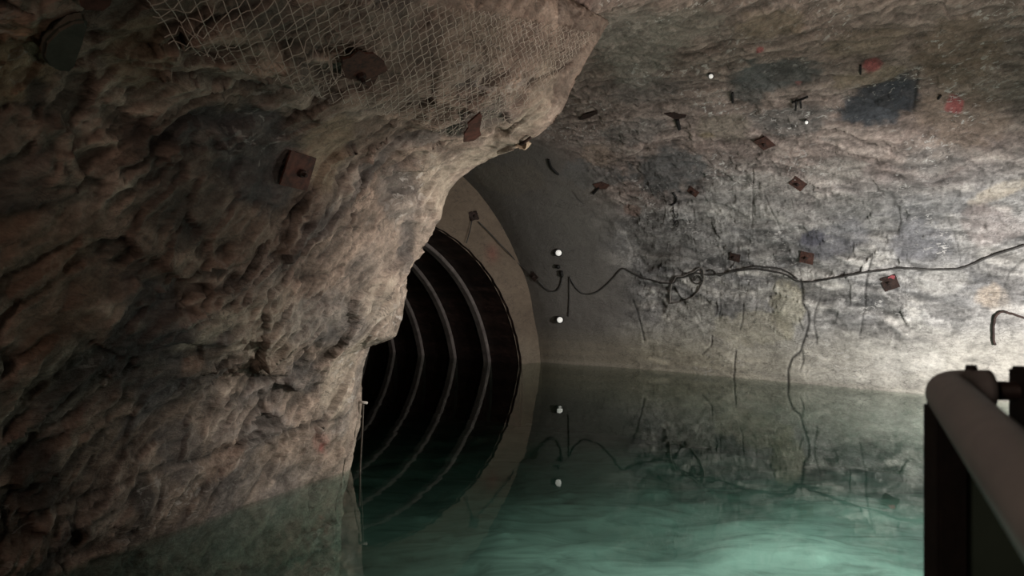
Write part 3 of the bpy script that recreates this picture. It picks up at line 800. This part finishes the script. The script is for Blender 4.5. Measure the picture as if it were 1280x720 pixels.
# plate on the beige face beside the mouth
def on_face(px, py, off=0.0):
    d = ray(px, py); O = np.array([0, 0, EYE])
    t = ((C0 + W * (0.03 + off) - O) @ W) / (d @ W)
    return O + d * t
P = on_face(592, 270)
root = empty('rock_bolt', frame(P, W, on_face(602, 268) - P)); tag(root, 'small dark plate on the beige face above the tunnel mouth', 'bolt plate', 'rusty bolt plates on the mine walls')
bm_obj('face_plate', plate_mesh(0.21, 0.17, ragged=0.25, seed=31), M_RUST_DARK, root); bm_obj('nut', nut_mesh(0.03, 0.03, 0.02), M_RUST_DARK, root)

# forked strap bolt high on the right wall
def strap(c, pts, r, name, label, cat, mat, lift=0.03, group=None, sides=8, parts=None):
    H = [on(c, *p) for p in pts]
    P = [h[0] + h[1] * lift for h in H]
    bm = bmesh.new(); tube(bm, smooth_line(P, max(24, len(P) * 10)) if len(P) > 2 else P, r, sides)
    o = bm_obj(name, bm, mat, None, True)
    if label: tag(o, label, cat, group)
    return o, P, H
o, P, H = strap(CB, [(991, 124), (1000, 121), (1010, 117)], 0.017, 'strap_bolt', 'black forked bolt strap with two prongs high on the right wall', 'bolt', M_BLACK, 0.05)
for (a, b_) in (((996, 122), (995, 134)), ((1001, 121), (1002, 131))):
    A_, B_ = on(CB, *a), on(CB, *b_)
    bm = bmesh.new(); tube(bm, [A_[0] + A_[1] * 0.05, B_[0] + B_[1] * 0.05], 0.014, 8)
    bm_obj('prong', bm, M_BLACK, o, True)
strap(CB, [(916, 113), (916.5, 125)], 0.018, 'bolt_stub', 'single short black bolt stub hanging left of the forked strap', 'bolt', M_BLACK, 0.04)
strap(CB, [(1076, 79), (1076, 90)], 0.012, 'bolt_stub', 'thin dark bolt stub beside the larger pink paint mark', 'bolt', M_BLACK, 0.03)
strap(CB, [(1176, 117), (1173, 121)], 0.016, 'bolt_stub', 'tiny dark bolt stub up left of the right-hand pink mark', 'bolt', M_BLACK, 0.03)
strap(CB, [(686, 197), (688, 204), (691, 209), (698, 216)], 0.02, 'bent_bolt', 'bent black bolt hanging at the rim of the vault beside the pillar', 'bolt', M_BLACK, 0.05)

# black hook and chain
o, P, H = strap(CB, [(842, 240), (846, 247), (845, 252), (840, 256)], 0.018, 'hook_chain', 'black hook with a short hanging chain on the right wall', 'chain', M_BLACK, 0.02)
for k, (px, py) in enumerate(((842, 262), (846, 268), (843, 274), (847, 279))):
    Pk, Nk, _ = on(CB, px, py); Pk = Pk + Nk * 0.02
    bm = bmesh.new()
    tx = np.array([0.8, -0.6, 0]) * (1 if k % 2 else 0.4) + Nk * (0 if k % 2 else 0.5); tx /= np.linalg.norm(tx)
    tube(bm, [Pk + tx * 0.032 * math.cos(t) + UP * 0.055 * math.sin(t) for t in np.linspace(0, 2 * math.pi, 18, endpoint=False)], 0.009, 6, closed=True)
    bm_obj('chain_link', bm, M_BLACK, o, True)

# bent bracket at the pillar edge
o, P, H = strap(CA, [(662, 168), (653, 175), (644, 183), (641, 190)], 0.013, 'bent_bracket', 'thin dark bent bracket with pale ochre plate on the vault rim', 'bracket', M_RUST_DARK, 0.025)
Pk, Nk, _ = on(CA, 653, 181)
bm = plate_mesh(0.10, 0.07, ragged=0.3, seed=21); 
pl = bm_obj('backing_plate', bm, M_OCHRE, o); pl.matrix_world = frame(Pk + Nk * 0.01, Nk, on(CA, 660, 175)[0] - Pk)

# rounded steel cover, top left
Pk, Nk, _ = on(CA, 84, 34)
bm = bmesh.new()
outl = [(-.17, -.055), (-.15, -.095), (-.10, -.085), (-.03, -.03), (.04, .0), (.13, .02), (.16, .05), (.13, .085), (.06, .10), (-.03, .09), (-.11, .05), (-.155, .0)]
t_ = [bm.verts.new((x, y, 0.05)) for x, y in outl]; b_ = [bm.verts.new((x * .98, y * .98, 0.0)) for x, y in outl]
bm.faces.new(t_); bm.faces.new(b_[::-1])
for k in range(len(outl)): bm.faces.new((t_[k], b_[k], b_[(k + 1) % len(outl)], t_[(k + 1) % len(outl)]))
bmesh.ops.bevel(bm, geom=[e for e in bm.edges], offset=0.012, segments=2, affect='EDGES')
root = bm_obj('wall_cover', bm, M_SLAB, None, False)
root.matrix_world = frame(Pk + Nk * 0.035, Nk, on(CA, 104, 18)[0] - Pk)
tag(root, 'rounded dull green cover on the dark rock in the top left', 'cover')

# ------------------------------------------------------------------ wire mesh on the side gallery vault
polyp = [(168, -40), (790, -40), (768, 6), (748, 40), (700, 88), (645, 128), (588, 163), (556, 160), (505, 142), (440, 122), (395, 112), (330, 88), (292, 78), (240, 60), (196, 30)]
GAd = VA.reshape(NSA, NT, 3); NAg = NA.reshape(NSA, NT, 3)
def st_of(px, py):
    P = on(CA, px, py)[0]
    k_ = np.argmin(((GAd[:, ::2] - P) ** 2).sum(2))
    i, j = np.unravel_index(k_, (NSA, (NT + 1) // 2))
    return sA[i], j * 2
arc = np.concatenate([[0], np.cumsum(np.linalg.norm(np.diff(ESm, axis=0), axis=1))])
poly = []
for p in polyp:
    try:
        s_, j_ = st_of(*p); poly.append((s_, arc[j_]))
    except RuntimeError: pass
def inside(x, y):
    r = False; n = len(poly)
    for i in range(n):
        x1, y1 = poly[i]; x2, y2 = poly[i - 1]
        if (y1 > y) != (y2 > y) and x < (x2 - x1) * (y - y1) / (y2 - y1 + 1e-12) + x1: r = not r
    return r
# net hangs a little off the smoothed vault
dd = dispA.reshape(NSA, NT)
def netpt(s, a, off):
    i = np.interp(s, sA, np.arange(NSA)); j = np.interp(a, arc, np.arange(NT))
    i0, j0 = int(min(i, NSA - 2)), int(min(j, NT - 2)); fi, fj = i - i0, j - j0
    G0 = VA0.reshape(NSA, NT, 3)
    P = (G0[i0, j0] * (1 - fj) + G0[i0, j0 + 1] * fj) * (1 - fi) + (G0[i0 + 1, j0] * (1 - fj) + G0[i0 + 1, j0 + 1] * fj) * fi
    i1, i2 = max(i0 - 6, 0), min(i0 + 7, NSA); j1, j2 = max(j0 - 6, 0), min(j0 + 7, NT)
    hmax = dd[i1:i2:3, j1:j2:3].max()
    return P + NAg[i0, j0] * (hmax + off)
smin, smax = min(p[0] for p in poly), max(p[0] for p in poly); amin, amax = min(p[1] for p in poly), max(p[1] for p in poly)
cell = 0.047
bm = bmesh.new()
rs = np.random.RandomState(3)
e1 = np.array([-0.54, 0.84]); e2 = np.array([-0.84, -0.54])        # the netting hangs skewed across the vault (s, arc)
ctr = np.array([(smin + smax) / 2, (amin + amax) / 2]); half = 0.5 * math.hypot(smax - smin, amax - amin)
def wires(ea, eb, par):
    nn_ = int(half / cell) + 1
    for n in range(-nn_, nn_ + 1):
        ph_ = rs.rand() * 6; run = []
        for k_ in range(-2 * nn_, 2 * nn_ + 1):
            q = k_ * cell / 2
            p = ctr + eb * (n * cell + 0.007 * math.sin(q * 5 + ph_) + 0.010 * math.sin(q * 1.7 + n * 0.35)) + ea * q
            if p[0] < 0.03 or not inside(p[0], p[1]):
                if len(run) > 2: tube(bm, run, 0.0020, 4, cap=False)
                run = []; continue
            run.append(netpt(p[0], p[1], 0.016 + 0.004 * (1 if (k_ // 2 + n + par) % 2 else -1)))
        if len(run) > 2: tube(bm, run, 0.0020, 4, cap=False)
wires(e1, e2, 0); wires(e2, e1, 1)
net = bm_obj('wire_mesh', bm, M_WIRE)
tag(net, 'grey wire netting sagging under the vault of the side gallery', 'wire mesh')

# ------------------------------------------------------------------ cables, markers, rope
def cable(c, pts, r, label, mat=None, lift=0.03, name='cable', cat='cable', group=None, n=None):
    P = []
    for p in pts:
        h = on(c, *p); P.append(h[0] + h[1] * lift)
    P = interp_curve(P, n or len(P) * 9)
    Q_ = []
    for p in P:
        l_, n_, i_, d_ = c.t.find_nearest(Vector(p)); Nn = c.N[c.q[i_][0]]
        Q_.append(np.array(l_) + Nn * lift)
    Q_ = np.array(Q_); kk = np.array([1, 2, 3, 2, 1]) / 9.0
    P = np.stack([np.convolve(np.pad(Q_[:, a], 2, mode='edge'), kk, 'valid') for a in range(3)], 1)
    bm = bmesh.new(); tube(bm, P, r, 8)
    return tag(bm_obj(name, bm, mat or M_CABLE, None, True), label, cat, group)
cable(CB, [(712, 345), (718, 356), (726, 365), (735, 367.5), (746, 365), (757, 357), (768, 346), (776, 337), (782, 336), (795, 343), (810, 349), (825, 353), (840, 354.5), (848, 348), (860, 345), (872, 341), (884, 343), (896, 343),
           (912, 340), (928, 337), (944, 336), (960, 338), (976, 340), (988, 345), (1000, 352), (1014, 352.5), (1030, 350), (1050, 346), (1070, 342), (1090, 339.5), (1110, 337), (1130, 335.5), (1150, 336),
           (1170, 337), (1190, 336.5), (1206, 334), (1220, 328), (1235, 321), (1250, 316), (1266, 311), (1284, 305), (1310, 296)], 0.016, 'long dark cable strung along the right wall above the waterline', lift=0.022)
cable(CB, [(884, 339), (892, 337), (900, 345), (907, 341), (925, 336), (945, 333), (968, 335), (985, 339), (999, 349)], 0.012, 'thinner cable doubling the long cable right of the tangle', lift=0.022)
cable(CB, [(838, 379), (838, 366), (840, 356), (846, 346), (856, 344), (866, 340), (876, 334), (881, 342), (878, 356), (869, 369), (856, 376), (839, 379)], 0.013, 'loose loop of cable hanging from the tangle on the right wall', M_CABLE_PALE, lift=0.022)
cable(CB, [(862, 343), (868, 350), (874, 345), (879, 351), (872, 355), (866, 348), (871, 339), (877, 337), (880, 346)], 0.010, 'small knotted tangle of wire on the long cable', lift=0.022)
cable(CB, [(673, 350), (680, 358), (688, 363.5), (696, 363), (701, 356), (703, 346), (703, 340)], 0.017, 'short cable sagging between the small dark plate and the marker post', lift=0.022)
cable(CB, [(712, 345), (712, 360), (712, 378), (711, 396)], 0.011, 'thin cable hanging straight down to the lower white marker', lift=0.022)
def cable3(P, r, label, mat):
    bm = bmesh.new(); tube(bm, interp_curve(P, 40), r, 8)
    return tag(bm_obj('cable', bm, mat, None, True), label, 'cable')
cable3([on_face(598, 277, .04), on_face(612, 291, .04), on_face(625, 305, .04), on_face(636, 316, .04), on(CB, 648, 327)[0] + on(CB, 648, 327)[1] * .04, on(CB, 664, 341)[0] + on(CB, 664, 341)[1] * .04], 0.011, 'thin cable slanting down across the beige face above the tunnel', M_CABLE)
cable3([on_face(590, 276, .03), on_face(587, 290, .03), on_face(583, 304, .03)], 0.010, 'short thin cable dropping to the tunnel mouth edge', M_CABLE)
h = on(CB, 702, 341)
root = empty('cable_clamp', frame(h[0] + h[1] * 0.03, h[1], UP)); tag(root, 'black two-piece cable clamp below the upper white marker', 'clamp')
for (px, py, r_, l_) in ((698.5, 332, 0.045, 0.05), (703, 341, 0.035, 0.13)):
    g = on(CB, px, py); bm = bmesh.new()
    tube(bm, [Vector((0, 0, 0)) + Vector((-l_ / 2, 0, 0)), Vector((-l_ / 3, 0, 0.01)), Vector((l_ / 3, 0, 0.01)), Vector((l_ / 2, 0, 0))], [r_ * .7, r_, r_, r_ * .7], 10)
    o = bm_obj('clamp_block', bm, M_BLACK, None, True)
    o.parent = root
    o.matrix_parent_inverse = root.matrix_world.inverted()
    o.matrix_world = frame(g[0] + g[1] * 0.05, g[1], UP)

def disc(c, px, py, r, label, cat='reflector', rim=True):
    P, N, _ = on(c, px, py)
    to = np.array([0, 0, EYE]) - P; to /= np.linalg.norm(to)
    N = N * 0.4 + to
    root = empty('survey_marker', frame(P + N / np.linalg.norm(N) * 0.07, N, UP)); tag(root, label, cat, 'white survey markers')
    bm = bmesh.new(); tube(bm, [(0, 0, -0.10), (0, 0, -0.02), (0, 0, 0.0), (0, 0, 0.012)], [0.02, r * 0.9, r * 1.35, r * 1.35], 20)
    bm_obj('housing', bm, M_BLACK, root, False)
    bm = bmesh.new(); tube(bm, [(0, 0, 0.012), (0, 0, 0.03), (0, 0, 0.045)], [r, r * .95, r * 0.5], 20)
    bm_obj('lens', bm, M_WHITE, root, True)
    return root
disc(CB, 698.5, 315.5, 0.060, 'upper round white marker with black rim, in grey recess right of the tunnel')
disc(CB, 700.5, 399.5, 0.060, 'lower round white marker close above the water, right of the tunnel')
disc(CB, 889, 93, 0.030, 'tiny white marker dot high on the right wall')
disc(CB, 1008.5, 151, 0.024, 'tiniest white marker dot below the forked bolt strap')

# bent rod at right edge
cable(CB, [(1246, 432), (1243.5, 424), (1244, 410), (1245, 398), (1250, 391), (1258, 390), (1268, 393), (1282, 398), (1300, 403)], 0.016, 'bent dark steel rod hooking out of the wall at the right edge', M_RUST_DARK, 0.06, 'bent_rod', 'rod')

# rope with peg on the pillar corner
eP = edge_point(452, 503)
bm = bmesh.new()
Lr = [(eP[0] + 0.02, eP[1] - 0.02, eP[2]), (eP[0] + 0.012, eP[1] - 0.03, eP[2] - 0.25), (eP[0] - 0.005, eP[1] - 0.03, eP[2] - 0.55), (eP[0] - 0.015, eP[1] - 0.02, eP[2] - 0.9)]
tube(bm, interp_curve(Lr, 40), 0.007, 8)
root = bm_obj('rope', bm, M_ROPE, None, True); tag(root, 'thin rope hanging from a peg down the pillar corner into the water', 'rope')
bm = bmesh.new(); tube(bm, [(eP[0] - 0.06, eP[1] + 0.0, eP[2] + 0.01), (eP[0] + 0.055, eP[1] - 0.03, eP[2])], 0.012, 8)
tag(bm_obj('peg', bm, M_PEG, root, True), 'pale metal peg')

# ------------------------------------------------------------------ railing beside the viewer
h = 0.135                                     # top rail this far below the eye
c_ = np.array([4.02 * h, 7.06 * h, EYE - h])
dr = np.array([-1.54, -3.39, 0.0]); dr /= np.linalg.norm(dr)
er = np.array([0.975, -0.22, 0.0]); er /= np.linalg.norm(er)
h = 0.127; zr = EYE - h; c_[2] = zr
rt = 0.0255
root = empty('railing', Matrix.Translation((c_[0], c_[1], 0.36)))
tag(root, 'grey tubular handrail with black posts, close by in the lower right corner', 'railing')
def rp(bm_, name, mat, smooth=True):
    o = bm_obj(name, bm_, mat, None, smooth); o.parent = root; o.matrix_parent_inverse = root.matrix_world.inverted(); return o
bm = bmesh.new()
pts = [c_ + dr * 2.2, c_ + dr * 1.2, c_ + dr * 0.6, c_ + dr * 0.3, c_ + dr * 0.12, c_ + dr * 0.06]
bend = [c_ * (1 - t) ** 2 + 0 for t in ()]
A_, B_ = c_ + dr * 0.055, c_ + er * 0.05
for t in np.linspace(0.1, 1, 10): bend.append(A_ * (1 - t) ** 2 + c_ * 2 * t * (1 - t) + B_ * t * t)
tube(bm, pts + bend, rt, 24)
rp(bm, 'top_rail', M_RAIL)
bm = bmesh.new(); tube(bm, [c_ + er * 0.045, c_ + er * 0.5], 0.0118, 16); tag(rp(bm, 'cross_rail', M_PIPE), 'thin dark rail')
bm = bmesh.new(); tube(bm, [c_ + er * 0.03 + UP * 0.02, c_ + er * 0.03 + UP * 0.031], [0.0075, 0.0065], 14); tag(rp(bm, 'cap_screw', M_BLACK), 'black screw head')
pst = c_ + dr * 0.035
def post_mesh(p, rx, ry, top, zb=0.36):
    bm = bmesh.new()
    vs = []
    for z in (zb, top):
        vs.append([bm.verts.new(Vector(p) * Vector((1, 1, 0)).length * 0 + Vector((p[0] + dx * rx, p[1] + dy * ry, z))) for dx, dy in ((-1, -1), (1, -1), (1, 1), (-1, 1))])
    for k in range(4): bm.faces.new((vs[0][k], vs[0][(k + 1) % 4], vs[1][(k + 1) % 4], vs[1][k]))
    bm.faces.new(vs[1]); bm.faces.new(vs[0][::-1])
    bmesh.ops.bevel(bm, geom=bm.edges[:], offset=0.004, segments=2, affect='EDGES')
    return bm
rp(post_mesh(pst + np.array([-0.003, 0.0, 0]), 0.0185, 0.0185, zr - 0.012), 'post', M_BLACK, False)
p2 = c_ + er * 0.099
rp(post_mesh(p2, 0.02, 0.02, zr + 0.03), 'post', M_BLACK, False)
p3 = c_ + dr * 1.9
rp(post_mesh(p3, 0.0185, 0.0185, zr - 0.012), 'post', M_BLACK, False)
bm = bmesh.new()
a, b_ = pst + er * 0.02, c_ + er * 0.5
vs = [bm.verts.new((p[0], p[1], z)) for p, z in ((a, 0.40), (b_, 0.40), (b_, zr - 0.05), (a, zr - 0.05))]
fc = bm.faces.new(vs); ex_ = bmesh.ops.extrude_face_region(bm, geom=[fc])
bmesh.ops.translate(bm, verts=[v for v in ex_['geom'] if isinstance(v, bmesh.types.BMVert)], vec=(0.001, 0.006, 0))
tag(rp(bm, 'infill_panel', M_PANEL, False), 'dark green infill panel')
# walkway deck the railing stands on
bm = bmesh.new()
cs = [c_ + dr * -0.03, c_ + er * 1.6, c_ + er * 1.6 + dr * 2.4, c_ + dr * 2.4]
lo = [bm.verts.new((p[0], p[1], 0.30)) for p in cs]; hi = [bm.verts.new((p[0], p[1], 0.36)) for p in cs]
bm.faces.new(hi); bm.faces.new(lo[::-1])
for k in range(4): bm.faces.new((lo[k], lo[(k + 1) % 4], hi[(k + 1) % 4], hi[k]))
tag(bm_obj('floor_walkway', bm, M_DECK), 'steel walkway deck under the railing', kind='structure')

# ------------------------------------------------------------------ lamps and added fills
def spot(name, loc, at, power, size, color, blend=1.0, radius=0.12):
    l = bpy.data.lights.new(name, 'SPOT'); l.energy = power; l.spot_size = math.radians(size); l.spot_blend = blend
    l.color = color; l.shadow_soft_size = radius
    o = bpy.data.objects.new(name, l); COL.objects.link(o); o.location = loc
    o.rotation_euler = (Vector(at) - Vector(loc)).to_track_quat('-Z', 'Y').to_euler()
    return o
def point(name, loc, power, color, radius=0.2):
    l = bpy.data.lights.new(name, 'POINT'); l.energy = power; l.color = color; l.shadow_soft_size = radius
    o = bpy.data.objects.new(name, l); COL.objects.link(o); o.location = loc
    return o
WARM = (1.0, 0.965, 0.94)
spot('wall_flood', (6.1, 7.0, 0.9), (5.5, 11.4, 0.7), 1450, 116, WARM, 1.0, 0.15)
spot('pillar_flood', (5.0, 5.2, 1.4), (-0.3, 7.0, 1.1), 1300, 57, (1.0, 0.90, 0.81), 1.0, 0.10)
spot('water_flood', (4.6, 4.8, 2.8), (3.2, 6.8, -1.3), 4300, 90, (0.95, 1.0, 0.95), 1.0, 0.2)
spot('vault_fill', (3.6, 3.9, 0.9), (1.2, 7.8, 4.5), 520, 125, (1.0, 0.82, 0.72), 1.0, 0.3)  # unseen spot added to lift the dark vault
spot('netting_fill', (1.9, 0.6, 0.9), (-0.7, 4.8, 2.9), 80, 70, (1.0, 0.82, 0.68), 1.0, 0.2)  # unseen spot added to brighten the netting
point('side_fill', (-2.2, -1.6, 2.7), 90, (1.0, 0.68, 0.54), 0.4)

w = bpy.data.worlds.new('World'); S.world = w; w.use_nodes = True
w.node_tree.nodes['Background'].inputs[0].default_value = (0.02, 0.016, 0.012, 1)
w.node_tree.nodes['Background'].inputs[1].default_value = 0.3

# ------------------------------------------------------------------ camera
cam = bpy.data.cameras.new('camera'); co = bpy.data.objects.new('camera', cam); COL.objects.link(co)
co.location = (0, 0, EYE); co.rotation_euler = (math.pi / 2, 0, 0)
cam.sensor_width = 36; cam.lens = 36 * F / 1280; cam.clip_start = 0.02; cam.clip_end = 100
cam.dof.use_dof = True; cam.dof.focus_distance = 9; cam.dof.aperture_fstop = 6.5
S.camera = co
S.view_settings.view_transform = 'Standard'; S.view_settings.look = 'None'
S.view_settings.exposure = 0; S.view_settings.gamma = 1
S.cycles.use_denoising = True
S.cycles.max_bounces = 8; S.cycles.transparent_max_bounces = 12
